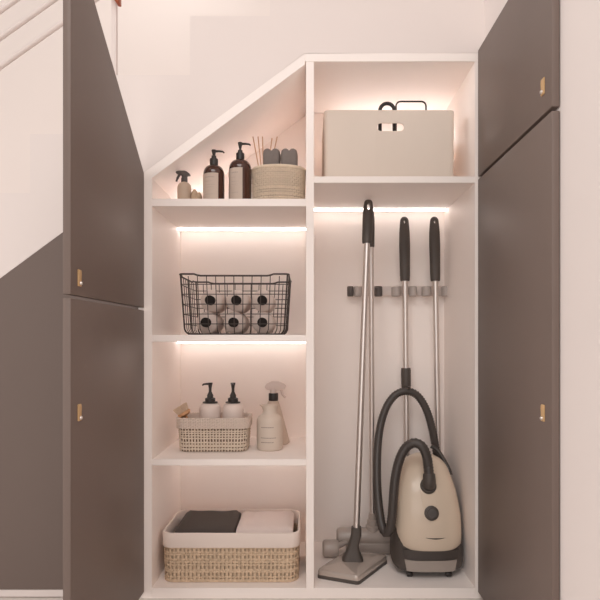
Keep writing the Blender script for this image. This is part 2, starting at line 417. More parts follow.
# ---- small lined basket on the third shelf
bx0, bx1, by0, by1 = -.4375, -.199, .104, .243
cx, cy, hx, hy = (bx0 + bx1) / 2, (by0 + by1) / 2, (bx1 - bx0) / 2, (by1 - by0) / 2
zb = S3; zr = .554
b = thing('storage_basket', 'small cream woven basket with knitted cuff holding two pump bottles and a brush', 'basket', (cx, cy, zb))
mb = MB(); weave(mb, hx - .003, hy - .003, .03, zb + .003, zr - .030, 66, 9, .0048, .0050, cx, cy, taper=.45, amp=.0016, th=.0024, jit=.35)
mb.build('woven_body', 'wickercream', b)
mb = MB(); mb.loft([ringz(hx - .012, hy - .010, .026, cx, cy, zb + .001), ringz(hx - .0075, hy - .0065, .026, cx, cy, zr - .036),
                    ringz(hx - .0095, hy - .0085, .024, cx, cy, zr - .036), ringz(hx - .014, hy - .012, .024, cx, cy, zb + .003)], True, True)
mb.build('inner_wall', 'gap_shade', b)  # dark sheet behind the weave, gap shade put into its colour
mb = MB()
mb.loft([ringz(hx - .005, hy - .005, .03, cx, cy, zr - .036), ringz(hx + .001, hy + .001, .032, cx, cy, zr - .036, wob=.0004), ringz(hx + .002, hy + .002, .032, cx, cy, zr - .030, wob=.0004),
         ringz(hx + .002, hy + .002, .032, cx, cy, zr - .015, wob=.0004), ringz(hx + .0022, hy + .0022, .032, cx, cy, zr - .005, wob=.0004), ringz(hx, hy, .031, cx, cy, zr, wob=.0004),
         ringz(hx - .004, hy - .004, .03, cx, cy, zr - .001), ringz(hx - .0065, hy - .006, .028, cx, cy, zr - .008), ringz(hx - .0075, hy - .0065, .026, cx, cy, zr - .034)], False, False)
weave(mb, hx + .0026, hy + .0026, .032, zr - .035, zr - .001, 92, 7, .0042, .0034, cx, cy, taper=.0, amp=.0012, th=.0022, jit=.15)
mb.build('cuff', 'lace', b)

def pump(root, z, rc, hc, rs, ztop, ang, m='black', flange=True, reach=.022, fat=False):
    """collar + stem + head with spout turned to ang, standing at local height z"""
    c = MB()
    if flange: c.lathe([(rs, z), (rs, z + .003), (rc * 1.05, z + .0045)])
    c.lathe([(rc, z), (rc, z + hc * .92), (rc * .93, z + hc), (rc * .62, z + hc + .001), (rc * .55, z + hc + .010), (.0001, z + hc + .0105)], seg=28)
    c.build('collar', m, root, world=False)
    s_ = MB(); zz = z + hc + .006
    s_.lathe([(.0035, zz), (.0035, ztop - .016)], seg=14)
    if fat: s_.lathe([(.0115, zz + .002), (.0075, zz + .010), (.0050, zz + .016), (.0048, ztop - .020), (.0065, ztop - .010), (.0085, ztop - .001), (.0078, ztop), (.0001, ztop)], seg=24)
    else: s_.lathe([(.004, ztop - .020), (.0055, ztop - .012), (.0078, ztop - .002), (.007, ztop), (.0001, ztop)], seg=20)
    dx, dy = math.cos(ang), math.sin(ang)
    s_.tube([(0, 0, ztop - .0045), (dx * reach * .5, dy * reach * .5, ztop - .0042), (dx * reach * .85, dy * reach * .85, ztop - .0055), (dx * reach, dy * reach, ztop - .0095)], [.0042, .0036, .003, .0025], 10)
    s_.build('pump_head', m, root, world=False)

def white_pump(px, label, ang):
    Yc = .172
    r_ = thing('soap_dispenser', label, 'dispenser', (X(px, Yc), Yc, S3 + .0045), 'white pump bottles in the small basket')
    MB().lathe([(.0001, 0), (.034, 0), (.0365, .003), (.0365, .128), (.0355, .137), (.0315, .146), (.024, .1515), (.017, .153), (.0001, .153)], seg=40).build('bottle', 'whitebottle', r_, world=False)
    pump(r_, .153, .0175, .016, .0255, .2215, ang, reach=.027, fat=True)
white_pump(210.2, 'white pump bottle in the small basket, spout turned left, beside the brush', PI)
white_pump(233.0, 'white pump bottle in the small basket, spout pointing forward, right of its twin', -PI / 2)

# wooden brush leaning in the basket
hp = Vector((X(184.5, .15), .15, Z(414.0, .15))); dr = Vector((-.48, -.05, .80)).normalized()
br = thing('dish_brush', 'round wooden dish brush with pale bristles sticking out of the small basket', 'brush', tuple(hp))
MB().lathe([(.0001, -.008), (.014, -.007), (.0225, -.002), (.0235, .004), (.022, .008), (.0001, .009)], seg=28, mtx=along((0, 0, 0), dr)).build('head', 'wood', br, world=False)
random.seed(3); mb = MB(); mt = along((0, 0, 0), dr)
for i in range(230):
    a = random.uniform(0, 2 * PI); rr = .020 * math.sqrt(random.random())
    q0 = Vector((rr * math.cos(a), rr * math.sin(a), .007)); q1 = Vector((rr * 1.32 * math.cos(a), rr * 1.32 * math.sin(a), .030 + random.uniform(-.002, .002)))
    mb.tube([mt @ q0, mt @ q1], [.0011, .0008], 4)
mb.build('bristles', 'bristle', br, world=False)
lw = Vector((.012, .02, S3 + .012)) - Vector((0, 0, hp.z)); hd = Vector((.010, .025, S3 + .014 - hp.z))
MB().tube(catmull([-dr * .004, Vector((.010, .006, -.022)), Vector((.014, .014, -.045)), Vector((.016, .018, S3 + .016 - hp.z))], 5), .005, 10).build('handle', 'wood', br, world=False)

# ---- carafe-shaped bottle and spray bottle on the third shelf
Yc = .162; r_ = thing('cleaner_bottle', 'cream jug-shaped bottle with small pouring lip and faint print, in front of the spray bottle', 'bottle', (X(269.7, Yc), Yc, S3))
prof = [(.0001, 0), (.040, 0), (.0440, .004), (.0445, .010), (.0445, .092), (.0435, .102), (.0385, .112), (.029, .118), (.0245, .124), (.0232, .133), (.0238, .142), (.0262, .149), (.0262, .1505), (.0235, .1505), (.0205, .142), (.0205, .12), (.0001, .118)]
mb = MB(); mb.lathe(prof, seg=48)
for p in mb.v:                                        # lip drawn out to the left
    if p.z > .136 and math.hypot(p.x, p.y) > .015:
        k = max(0, -p.x / .026) ** 6 * (p.z - .136) / .0145
        p.x -= .009 * k; p.z += .002 * k
random.seed(5)
for zz, a_, e_ in ((.080, -125, -72), (.045, -126, -62), (.030, -126, -70)):
    a = a_
    while a < e_:
        wa = random.uniform(3, 7)
        mb.lathe([(.0447, zz - .0011), (.0447, zz + .0011)], seg=3, a0=math.radians(a), a1=math.radians(a + wa), cap=False, mi=1); a += wa + 1.5
mb.build('bottle', ['cream', 'ink'], r_, world=False)

Yc = .277; r_ = thing('spray_bottle', 'pale cone-shaped spray bottle with black collar and frosted trigger, behind the cream bottle', 'bottle', (X(273.4, Yc), Yc, S3))
MB().lathe([(.0001, 0), (.055, 0), (.0585, .003), (.0585, .006), (.050, .040), (.034, .100), (.0205, .148), (.0165, .153), (.0001, .153)], seg=40).build('bottle', 'palebody', r_, world=False)
MB().lathe([(.0001, .153), (.0165, .153), (.0172, .155), (.0172, .179), (.016, .1805), (.0001, .1805)], seg=32).build('collar', 'black', r_, world=False)
mb = MB()
mb.lathe([(.012, .1805), (.0115, .192), (.0105, .198)], seg=20)
mb.prism([(-.030, .199), (-.024, .193), (-.012, .1915), (.0, .190), (.020, .190), (.034, .193), (.043, .199), (.046, .207), (.036, .216), (.018, .223), (-.008, .223), (-.024, .216), (-.031, .206)], 'y', -.0105, .0105, bev=.003)
mb.build('spray_head', 'paletrig', r_, world=False)
MB().tube(catmull([(.027, 0, .195), (.031, 0, .184), (.036, 0, .172), (.044, 0, .164)], 5), [.005] * 10 + [.0042] * 6, 10, flat=1.3).build('trigger', 'paletrig', r_, world=False)

# ------------------------------------------------------------------ top left shelf
Yb = .08
def arc_label(root, r, z0, z1, a0, a1, lines):
    mb = MB(); mb.lathe([(r + .0004, z0), (r + .0004, z1)], seg=24, a0=math.radians(a0), a1=math.radians(a1), cap=False)
    for zz, s0, s1, hh in lines:
        a = s0
        while a < s1:
            wa = random.uniform(3, 8); mb.lathe([(r + .0007, zz - hh / 2), (r + .0007, zz + hh / 2)], seg=3, a0=math.radians(a), a1=math.radians(min(a + wa, s1)), cap=False, mi=1); a += wa + 2
    mb.build('label', ['label', 'inkpale'], root, world=False)
def amber(px, r, zneck, ztop, zshould, label, la0, la1, reach):
    base = S1
    o = thing('soap_dispenser', label, 'dispenser', (X(px, Yb), Yb, base), 'amber pump bottles on the top left shelf')
    hs, hn, ht = zshould - base, zneck - base, ztop - base
    prof = [(.0001, 0), (r - .004, 0), (r - .001, .002), (r, .006), (r, hs)]
    for i in range(1, 9):
        a = PI / 2 * i / 8; prof.append((.0125 + (r - .0125) * math.cos(a), hs + (hn - hs) * math.sin(a)))
    prof += [(.0122, hn + .004), (.0001, hn + .004)]
    MB().lathe(prof, seg=44).build('bottle', 'amber', o, world=False)
    pump(o, hn + .001, .0135, .022, .0138, ht, 0.0, flange=False, reach=reach)
    hl = hs - .002
    arc_label(o, r, .010, hl, la0, la1, [(hl * .86, la0 + 45, la1 - 22, .0030), (hl * .72, la0 + 45, la1 - 35, .0014), (hl * .60, la0 + 45, la1 - 18, .0010), (hl * .52, la0 + 45, la1 - 24, .0010), (hl * .28, la0 + 45, la1 - 20, .0010)])
random.seed(11)
amber(213.9, .0345, Z(166, Yb), Z(150, Yb), Z(175, Yb), 'shorter amber pump bottle with beige label on the top left shelf', -175, -57, .034)
amber(240.2, .0368, Z(160.5, Yb), Z(142.5, Yb), Z(170, Yb), 'taller amber pump bottle with beige label next to the round woven basket', -175, -72, .034)
# small spray
o = thing('spray_bottle', 'small kraft-brown spray bottle with dark grey trigger at the left end of the top shelf', 'bottle', (X(184.4, Yb), Yb, S1))
MB().lathe([(.0001, 0), (.021, 0), (.0225, .002), (.0225, .055), (.021, .063), (.015, .070), (.009, .073), (.0085, .076), (.0001, .076)], seg=36).build('bottle', 'beigebottle', o, world=False)
MB().lathe([(.0001, .0735), (.0095, .0735), (.0105, .075), (.0105, .086), (.009, .089), (.0001, .090)], seg=24).build('collar', 'trig', o, world=False)
MB().prism([(-.026, .108), (-.0275, .103), (-.020, .098), (-.008, .096), (-.007, .086), (.008, .086), (.010, .094), (.020, .0945), (.0185, .100), (.010, .107), (.002, .1105), (-.016, .1105)], 'y', -.007, .007, bev=.0018).build('spray_head', 'trig', o, world=False)
MB().tube(catmull([(-.015, 0, .100), (-.020, 0, .092), (-.0235, 0, .084), (-.0265, 0, .076)], 4), [.0042] * 8 + [.0032] * 5, 10).build('trigger', 'trig', o, world=False)
# sponge
mb = MB(); random.seed(9)
for (ox, oz, rx, rz) in ((-.004, .0, .0125, .050), (.006, .0, .0105, .040)):
    rings = []
    for j in range(11):
        t = j / 10; rr = math.sin(PI * (.12 + .86 * t)) ** .55
        if t == 0: rr *= .85
        rings.append([Vector((ox + (t * .004 if ox > 0 else t * -.002) + rx * rr * math.cos(a) * (1 + .08 * math.sin(5 * a)), .02 * rr * math.sin(a), rz * t)) for a in [2 * PI * i / 20 for i in range(20)]])
    mb.loft(rings)
so = mb.build('sponge', 'sponge'); so.location = (X(196.3, Yb), Yb, S1)
tag(so, 'small brown natural sponge between the little spray bottle and an amber bottle', 'sponge')
# round wicker basket
Yk = .10; cxk = -.0968; rxk, ryk = .0885, .062; zr = Z(163.3, .04)
b = thing('storage_basket', 'oval pale woven basket holding grey towels on the top left shelf', 'basket', (cxk, Yk, S1))
mb = MB(); weave(mb, rxk - .002, ryk - .002, 0, S1 + .001, zr - .012, 58, 16, .0040, .0052, cxk, Yk, taper=.25, amp=.0020, th=.0030, jit=.12, ell=True)
mb.build('woven_body', 'wickergrey', b)
def ell(rx, ry, z, n=60): return [Vector((cxk + rx * math.cos(2 * PI * i / n), Yk + ry * math.sin(2 * PI * i / n), z)) for i in range(n)]
mb = MB(); mb.loft([ell(rxk - .008, ryk - .008, S1 + .0005), ell(rxk - .0045, ryk - .0045, zr - .012), ell(rxk - .0065, ryk - .0065, zr - .012), ell(rxk - .010, ryk - .010, S1 + .004)])
mb.build('inner_wall', 'gap_shade', b)  # lining added to block light, coloured as shade in the weave
mb = MB()
for k in range(2):
    P = []
    for i in range(240):
        a = 2 * PI * i / 240; ph = a * 36 + k * PI
        P.append(Vector((cxk + (rxk - .003 + .0018 * math.cos(ph)) * math.cos(a), Yk + (ryk - .003 + .0018 * math.cos(ph)) * math.sin(a), zr - .007 + .0028 * math.sin(ph))))
    mb.tube(P, .0036, 8, closed=True)
mb.build('rim', 'wickergrey', b)
# grey towels, folded so two round lobes show
def lobed(px0, px1, label):
    x0, x1 = X(px0, Yk), X(px1, Yk); c = (x0 + x1) / 2; hw = (x1 - x0) / 2; zt_ = Z(151.2, Yk); zl = S1 + .005; n = 40
    def prof(k):
        pts = []
        for i in range(33):
            u = 1 - i / 16; x = hw * k * u; q_ = abs(abs(u) - .5) / .5
            hgt = math.sqrt(max(0, 1 - q_ ** 2.4)); hgt = max(hgt, .62 - abs(u)) if abs(u) < .5 else hgt
            pts.append((x, zt_ - .016 + .016 * k * hgt))
        pts += [(-hw * .95 * k, zt_ - .07), (-hw * .8 * k, zl), (hw * .8 * k, zl), (hw * .95 * k, zt_ - .07)]
        return pts
    rings = []
    for y_, k in ((-.036, .72), (-.033, .86), (-.026, .96), (-.012, 1.0), (.012, 1.0), (.026, .96), (.033, .86), (.036, .72)):
        rings.append([Vector((x, y_, z - zl)) for x, z in prof(k)])
    t = MB().loft(rings).build('rolled_towel', 'towel_grey'); t.location = (c, Yk, zl)
    return tag(t, label, 'towel', 'grey towels in the oval basket')
lobed(263.3, 280.6, 'grey rolled towel in the oval basket, left of the pair')
lobed(281.0, 297.8, 'grey rolled towel in the oval basket, right of the pair')
# reed diffuser behind the basket
Yr = .23; xr = X(264.3, Yr)
o = thing('reed_diffuser', 'reed diffuser with five thin wooden sticks rising behind the oval basket', 'diffuser', (xr, Yr, S1))
MB().lathe([(.0001, 0), (.029, 0), (.031, .003), (.031, .048), (.026, .058), (.013, .064), (.012, .080), (.010, .080), (.009, .060), (.0001, .058)], seg=32).build('bottle', 'amber', o, world=False)
for i, (tx, ty) in enumerate(((253, 136.7), (258, 136.7), (262.4, 136.7), (272, 138.3), (277.2, 136.7))):
    a = Vector((xr + (i - 2) * -.003, Yr + (.003 if i % 2 else -.003), S1 + .020)); b2 = V(tx, ty, Yr + (.004 if i % 2 else -.004))
    nk = Vector((xr + (i - 2) * .0018, Yr + (.002 if i % 2 else -.002), S1 + .081))
    MB().tube([nk + (nk - b2).normalized() * .03, b2], .0019, 8).build('reed', 'reed', o)

# ------------------------------------------------------------------ wire basket on the second shelf
wx0, wx1, wy0, wy1 = -.4150, -.0620, .050, .310; wz0 = S2 + .0028; wz1 = 1.0246; tp = .012
b = thing('wire_basket', 'black wire basket holding white bottles on the second shelf', 'basket', ((wx0 + wx1) / 2, (wy0 + wy1) / 2, S2))
def qq(t): return tp * (1 - t) + .011 * max(0, 1 - t / .085) ** 2
def wp(u, v, t):      # u,v in 0..1 across, t in 0..1 up; tapered towards the bottom
    q = qq(t); return Vector((wx0 + q + (wx1 - wx0 - 2 * q) * u, wy0 + q + (wy1 - wy0 - 2 * q) * v, wz0 + (wz1 - wz0) * t))
def loop_at(t, n=8):
    q = qq(t); hx, hy = (wx1 - wx0) / 2 - q, (wy1 - wy0) / 2 - q
    return [Vector(((wx0 + wx1) / 2 + p[0], (wy0 + wy1) / 2 + p[1], wz0 + (wz1 - wz0) * t)) for p, _ in rrect(hx, hy, .016, 5, 30)]
g = MB(); NV, NW = 12, 8
for i in range(1, NV):
    u = i / NV; zf = -.004
    g.tube([wp(u, 0, .965), wp(u, 0, .085), wp(u, 0, .03), wp(u, 0, 0), wp(u, 1, 0), wp(u, 1, .03), wp(u, 1, .085), wp(u, 1, .965)], .0014, 6)
for j in range(1, NW):
    g.tube([wp(0, j / NW, .965), wp(0, j / NW, .085), wp(0, j / NW, .03), wp(0, j / NW, 0), wp(1, j / NW, 0), wp(1, j / NW, .03), wp(1, j / NW, .085), wp(1, j / NW, .965)], .0014, 6)
for t in (.17, .335, .50, .665, .83): g.tube(loop_at(t), .0014, 6, closed=True)
g.build('wire_grid', 'blackmetal', b)
f = MB(); P = []
for p in loop_at(1.0):
    u = (p.x - wx0) / (wx1 - wx0); v = (p.y - wy0) / (wy1 - wy0); e = min(u, 1 - u); e2 = min(v, 1 - v)
    d = e if e2 < .05 else e2
    k = min(1, max(0, (d - .14) / .04)); P.append(Vector((p.x, p.y, p.z - .0055 * k)))
f.tube(P, .0029, 8, closed=True); f.tube(loop_at(0.0), .0026, 8, closed=True)
for (u, v) in ((0, 0), (1, 0), (0, 1), (1, 1)):
    cxx = wx0 + .004 if u == 0 else wx1 - .004; cyy = wy0 + .004 if v == 0 else wy1 - .004
    f.tube([Vector((cxx + (1 if u == 0 else -1) * qq(t), cyy + (1 if v == 0 else -1) * qq(t), wz0 + (wz1 - wz0) * t)) for t in (1, .5, .085, .05, .02, 0)], .0026, 8)
f.build('frame', 'blackmetal', b)
# white bottles lying with their black caps to the front
rb = .0372
def lying(x, z, label):
    o = thing('capped_bottle', label, 'bottle', (x, .105, z), 'white bottles lying in the wire basket')
    mt = along((0, 0, 0), (0, 1, 0))
    MB().lathe([(.0001, .018), (.013, .018), (.0165, .020), (rb - .006, .026), (rb, .034), (rb, .165), (rb - .004, .170), (.0001, .171)], seg=36, mtx=mt).build('bottle', 'whitebottle', o, world=False)
    MB().lathe([(.0001, -.006), (.0145, -.006), (.016, -.004), (.016, .0195), (.0001, .0195)], seg=28, mtx=mt).build('cap', 'capblack', o, world=False)
zz1 = wz0 + .002 + rb; zz2 = zz1 + 2 * rb - .0008
for i, (pb, pt) in enumerate(((205.2, 209.5), (233, 235.8), (262, 262))):
    nm = ['left', 'middle', 'right'][i]
    lying(X(pb, .1), zz1, 'white bottle with black cap facing forward, bottom row %s in the wire basket' % nm)
    lying(X(pt, .1), zz2, 'white bottle with black cap facing forward, upper row %s in the wire basket' % nm)

# ------------------------------------------------------------------ white box on the top right shelf
Y0 = .06; bx0, bx1 = X(324, Y0), X(455, Y0); bz0, bz1 = SR, Z(110, Y0); by1 = .345
cx, cy, hx, hy = (bx0 + bx1) / 2, (Y0 + by1) / 2, (bx1 - bx0) / 2, (by1 - Y0) / 2
mb = MB(); rr = .016
mb.loft([ringz(hx - .006, hy - .006, rr, cx, cy, bz0), ringz(hx - .002, hy - .002, rr, cx, cy, bz0 + .002), ringz(hx - .001, hy - .001, rr, cx, cy, bz0 + .006), ringz(hx, hy, rr, cx, cy, bz1 - .002), ringz(hx - .0008, hy - .0008, rr, cx, cy, bz1),
         ringz(hx - .0032, hy - .0032, rr - .003, cx, cy, bz1), ringz(hx - .004, hy - .004, rr - .003, cx, cy, bz1 - .002), ringz(hx - .005, hy - .005, rr - .003, cx, cy, bz0 + .004)])
bo = mb.build('storage_box', 'box')
tag(bo, 'large off-white lidless storage box with slot handle on the top right shelf', 'box')
cm = MB(); sx0, sx1, sz0, sz1 = X(377, Y0), X(404, Y0), Z(131, Y0), Z(123, Y0); rz_ = (sz1 - sz0) / 2
pts = [(sx1 - rz_ + rz_ * math.cos(a), (sz0 + sz1) / 2 + rz_ * math.sin(a)) for a in [-PI / 2 + PI * i / 10 for i in range(11)]] + \
      [(sx0 + rz_ + rz_ * math.cos(a), (sz0 + sz1) / 2 + rz_ * math.sin(a)) for a in [PI / 2 + PI * i / 10 for i in range(11)]]
cm.prism(pts, 'y', Y0 - .02, Y0 + .02); cut(bo, cm)
# loop handle and wire handle of things standing in the box
Yl = .105; za = bz0 + .006
xa, xb = X(380, Yl), X(394.3, Yl); cxl = (xa + xb) / 2; rl = (xb - xa) / 2; zc = Z(103.5, Yl) - rl
o = MB().tube([(xa, Yl, za)] + [(xa, Yl, zc - .02)] + [(cxl - rl * math.cos(a), Yl, zc + rl * math.sin(a)) for a in [PI * i / 16 for i in range(17)]] + [(xb, Yl, zc - .02), (xb, Yl, za)], .0062, 12).build('loop_handle', 'black')
tag(o, 'thick black rounded loop handle sticking up from the off-white box', 'loop')
Yw = .135; xa, xb = X(396, Yw), X(426, Yw); zw = Z(101.5, Yw); rc = .016
P = [Vector((xa, Yw, za)), Vector((xa, Yw, zw - rc))] + [Vector((xa + rc - rc * math.cos(a), Yw, zw - rc + rc * math.sin(a))) for a in [PI / 2 * i / 6 for i in range(1, 7)]] + \
    [Vector((xb - rc + rc * math.sin(a), Yw, zw - rc + rc * math.cos(a))) for a in [PI / 2 * i / 6 for i in range(7)]] + [Vector((xb, Yw, za))]
o = MB().tube(P, .0029, 10).build('wire_handle', 'black')
tag(o, 'thin black squared wire handle sticking up from the off-white box', 'rack')

# ------------------------------------------------------------------ long-handled tools
def stick(root, a, b, r, mname='steel', nm='tube'):
    MB().tube([a, b], r, 20).build(nm, mname, root)
def grip(root, base, top, wid, thick, hole=True, m='char', holew=.004):
    """flattened grip tapering to a rounded top with a hanging hole"""
    base, top = Vector(base), Vector(top); d = (top - base); L = d.length
    mt = Matrix.Translation(base) @ Vector((0, 0, 1)).rotation_difference(d).to_matrix().to_4x4()
    rings = []; n = 24
    for t, k in ((0, .86), (.02, .92), (.10, .96), (.3, .99), (.55, 1.04), (.75, 1.0), (.88, .88), (.94, .80), (.965, .70), (.985, .52), (.996, .28), (1.0, .05)):
        kk = thick / 2 * (1 if t < .8 else (1 - (t - .8) * 1.6))
        rings.append([mt @ Vector((wid / 2 * k * math.cos(2 * PI * i / n), kk * min(1, k * 1.1) * math.sin(2 * PI * i / n), L * t)) for i in range(n)])
    g = MB().loft(rings).build('grip', m, root)
    if hole:
        c = MB(); hl = .007 if holew < .005 else .012
        ring = lambda y_: [mt @ Vector((holew * math.cos(2 * PI * i / 20), y_, L - .021 - (hl - .007) + hl * math.sin(2 * PI * i / 20))) for i in range(20)]
        for p_off in (root.location,): pass
        c.loft([ring(-.05), ring(.05)])
        for i in range(len(c.v)): c.v[i] = c.v[i] - Vector(root.location)
        g.parent = None; cut(g, c); g.parent = root

# flat mop leaning in front
A, B, C_ = Vector((.027, .073)), Vector((.160, .019)), Vector((.279, .199))
D_ = A + C_ - B; ctr = (A + C_) / 2
zb = Z0
mop = thing('flat_mop', 'flat mop with silver plate head, steel pole and the tallest dark grip', 'mop', (ctr.x, ctr.y, zb))
def plate(k, z): 
    out = []
    q = [A, B, C_, D_]; r = .014
    for i in range(4):
        p, a, c = q[i], q[i - 1], q[(i + 1) % 4]
        p1 = p + (a - p).normalized() * r; p2 = p + (c - p).normalized() * r
        for s_ in range(6):
            t = s_ / 5; out.append(p1 * (1 - t) ** 2 + p * 2 * t * (1 - t) + p2 * t * t)
    return [Vector((ctr.x + (p.x - ctr.x) * k, ctr.y + (p.y - ctr.y) * k, z)) for p in out]
MB().loft([plate(1.0, zb), plate(1.005, zb + .004), plate(1.0, zb + .011)]).build('mop_pad', 'char', mop)
MB().loft([plate(.99, zb + .011), plate(.99, zb + .022), plate(.965, zb + .028), plate(.88, zb + .031), plate(.40, zb + .036), plate(.2, zb + .037)]).build('head_plate', 'silver', mop)
top = Vector((X(368.6, .195), .195, Z(199.6, .195))); ft = Vector((ctr.x - .002, ctr.y, zb + .037))
joint = V(355.2, 560, ctr.y); joint.y = ctr.y
d = (top - joint).normalized()
def on(py):      # point on the mop axis at image height py
    best = None
    for i in range(2001):
        p = joint + (top - joint) * (i / 2000); yy = 339 - (p.z - EYE) * K * sc(p.y)
        if best is None or abs(yy - py) < best[0]: best = (abs(yy - py), p)
    return best[1]
mb = MB(); n = 20
def rr4(c, hx, hy, z): return [Vector((c.x + p[0], c.y + p[1], z)) for p, _ in rrect(hx, hy, min(hx, hy) * .6, 3, 3)]
f0 = Vector((ctr.x - .003, ctr.y, 0)); 
mb.loft([rr4(f0, .036, .026, zb + .033), rr4(f0, .035, .025, zb + .041), rr4(f0 + Vector((.001, 0, 0)), .024, .018, zb + .062), rr4(f0 + Vector((.003, .002, 0)), .0175, .0165, zb + .085),
         rr4(Vector((on(535).x, on(535).y, 0)), .0172, .0165, on(535).z), rr4(Vector((on(527).x, on(527).y, 0)), .0165, .016, on(527).z)])
mb.build('swivel_joint', 'char', mop)
stick(mop, on(528), on(240), .0108)
grip(mop, on(243.5), top, .0365, .026, holew=.0055)

# upright stick cleaner behind it
sv = thing('stick_cleaner', 'grey floor cleaner with barrel-shaped head and thin steel tube standing behind the flat mop', 'cleaner', (.2, .285, zb))
Yh = .293
mb = MB(); mt = along((0, 0, 0), (1, 0, 0))
x0, x1 = X(336.5, Yh), X(396, Yh); zc = Z(536, Yh)
mb.lathe([(.0001, 0), (.020, 0), (.028, .004), (.031, .012), (.031, x1 - x0 - .012), (.028, x1 - x0 - .003), (.0001, x1 - x0)], c=(x0, Yh, zc), seg=32, mtx=mt)
mb.build('barrel', 'headgrey', sv)
mb = MB(); mb.box(x0 + .035, x1 - .004, Yh - .026, Yh + .034, zb, zc - .014, bev=.008, seg=3); mb.build('floor_head', 'headgrey', sv)
x0, x1 = X(322.5, .25), X(338.5, .25)
MB().lathe([(.0001, 0), (.022, 0), (.029, .005), (.0305, .012), (.0305, x1 - x0 - .010), (.027, x1 - x0), (.0001, x1 - x0)], c=(x0, .25, zb + .0305), seg=32, mtx=mt).build('roller', 'headgrey', sv)
MB().tube([(x1 - .012, .25, zb + .034), (x1 + .02, .262, zb + .045), (x1 + .05, Yh, zc - .015)], .010, 10).build('roller_arm', 'headgrey', sv)
xs_ = X(372.3, Yh)
mb = MB(); mb.lathe([(.024, 0), (.0245, .020), (.020, .024), (.019, .040), (.014, .044), (.0125, .066), (.0001, .067)], c=(xs_, Yh, zc + .018), seg=28); mb.build('neck', 'headgrey', sv)
tp_ = Vector((X(370.8, .285), .285, 1.288))
a = Vector((xs_, Yh, zc + .07)); dd = (tp_ - a)
stick(sv, a, a + dd * .93, .0095)
grip(sv, a + dd * ((1.149 - a.z) / dd.z), tp_, .027, .022, hole=False)

# two poles in the wall holder
Ys = .345
def pole(px_t, px_b, label, nm, cat):
    x_t = X(px_t, Ys); x_b = X(px_b, Ys)
    o = thing(nm, label, cat, (x_b, Ys, zb))
    t = Vector((x_t, Ys, Z(216.6, Ys))); f_ = Vector((x_b, Ys, zb + .05)); d_ = t - f_
    stick(o, f_, f_ + d_ * .93, .0105)
    grip(o, f_ + d_ * ((Z(281, Ys) - f_.z) / d_.z), t, .0395, .030, hole=True, holew=.0038)
    MB().box(x_b - .043, x_b + .043, Ys - .018, Ys + .018, zb + .026, zb + .055, bev=.006).build('head', 'char', o)
    mb = MB(); random.seed(int(px_t))
    for i in range(14):
        for j in range(4):
            p = Vector((x_b - .037 + i * .0057, Ys - .012 + j * .008, zb + .030)); q_ = p + Vector((random.uniform(-.003, .003), random.uniform(-.003, .003), -.0295)); q_.z = zb + .0005
            mb.tube([p, q_], .0022, 5)
    mb.build('bristles', 'char', o)
    return o, f_, d_
p3, f3, d3 = pole(404.3, 407.6, 'long steel pole with dark grip and a black sleeve that the vacuum hose hangs on', 'broom', 'broom')
p4, f4, d4 = pole(434.2, 439.5, 'long steel pole with dark grip standing nearest the right side panel', 'broom', 'broom')
def on3(py): return f3 + d3 * ((Z(py, Ys) - f3.z) / d3.z)
MB().tube([on3(389), on3(386), on3(370), on3(368)], [.0165, .018, .0185, .017], 20).build('sleeve', 'char', p3)
pg = on3(386.5); MB().tube([pg, pg + Vector((0, -.066, -.0)), pg + Vector((0, -.069, .006))], .0045, 10).build('hook', 'char', p3)

# holder on the back wall
hl = thing('tool_holder', 'pale wall-mounted tool holder with rubber rollers gripping the poles', 'holder', (X(400, .39), BACK, Z(291, .39)))
Yq = .392
MB().box(X(347, Yq), X(462, Yq), .385, BACK - .0003, Z(296, Yq), Z(286, Yq), bev=.003).build('rail', 'griprail', hl)
for i, (a, b_) in enumerate(((347.3, 353.5), (353.8, 362), (374.5, 382.5), (391.2, 401.4), (408.8, 417.2), (421.5, 431.4), (440.6, 452))):
    xc = X((a + b_) / 2, .36); rr_ = min(.0175, (X(b_, .36) - X(a, .36)) / 2)
    mb = MB(); zc_ = Z(291.3, .36)
    mb.lathe([(.0001, -.019), (rr_ * .8, -.019), (rr_, -.016), (rr_, .016), (rr_ * .8, .019), (.0001, .019)], c=(xc, .364, zc_), seg=24)
    mb.box(xc - .006, xc + .006, .364, .387, zc_ - .012, zc_ + .012, bev=.001)
    g = mb.build('roller', 'gripdark' if i in (0, 2) else 'gripclear', hl)

# ------------------------------------------------------------------ vacuum cleaner
vx = .399; VB = .268
vac = thing('vacuum_cleaner', 'beige and charcoal canister vacuum cleaner with ribbed black hose standing on the cupboard floor', 'vacuum cleaner', (vx, .16, Z0))
def vring(cx, hw, yf, yb, z, n=48, p=3.0, fr=.42):
    """superellipse section: wide part towards the front"""
    out = []; ym = yf + (yb - yf) * fr
    for i in range(n):
        a = 2 * PI * i / n; c, s_ = math.cos(a), math.sin(a)
        ex = abs(c) ** (2 / p) * (1 if c >= 0 else -1); ey = abs(s_) ** (2 / p) * (1 if s_ >= 0 else -1)
        out.append(Vector((cx + hw * ex, ym + ey * ((yb - ym) if ey > 0 else (ym - yf)), z)))
    return out
z0 = Z0
body = [(.017, .094, .080, .25), (.020, .106, .069, .258), (.028, .1135, .062, .262), (.042, .1165, .060, .266), (.075, .1165, .060, VB), (.105, .1150, .064, VB), (.150, .110, .070, VB), (.200, .105, .080, VB), (.250, .099, .095, .266), (.290, .091, .112, .262), (.320, .082, .130, .256), (.345, .070, .150, .246), (.358, .056, .164, .236), (.366, .030, .18, .22)]
MB().loft([vring(vx, hw + .0012, a, b_, z0 + z) for z, hw, a, b_ in body]).build('body', 'char', vac)
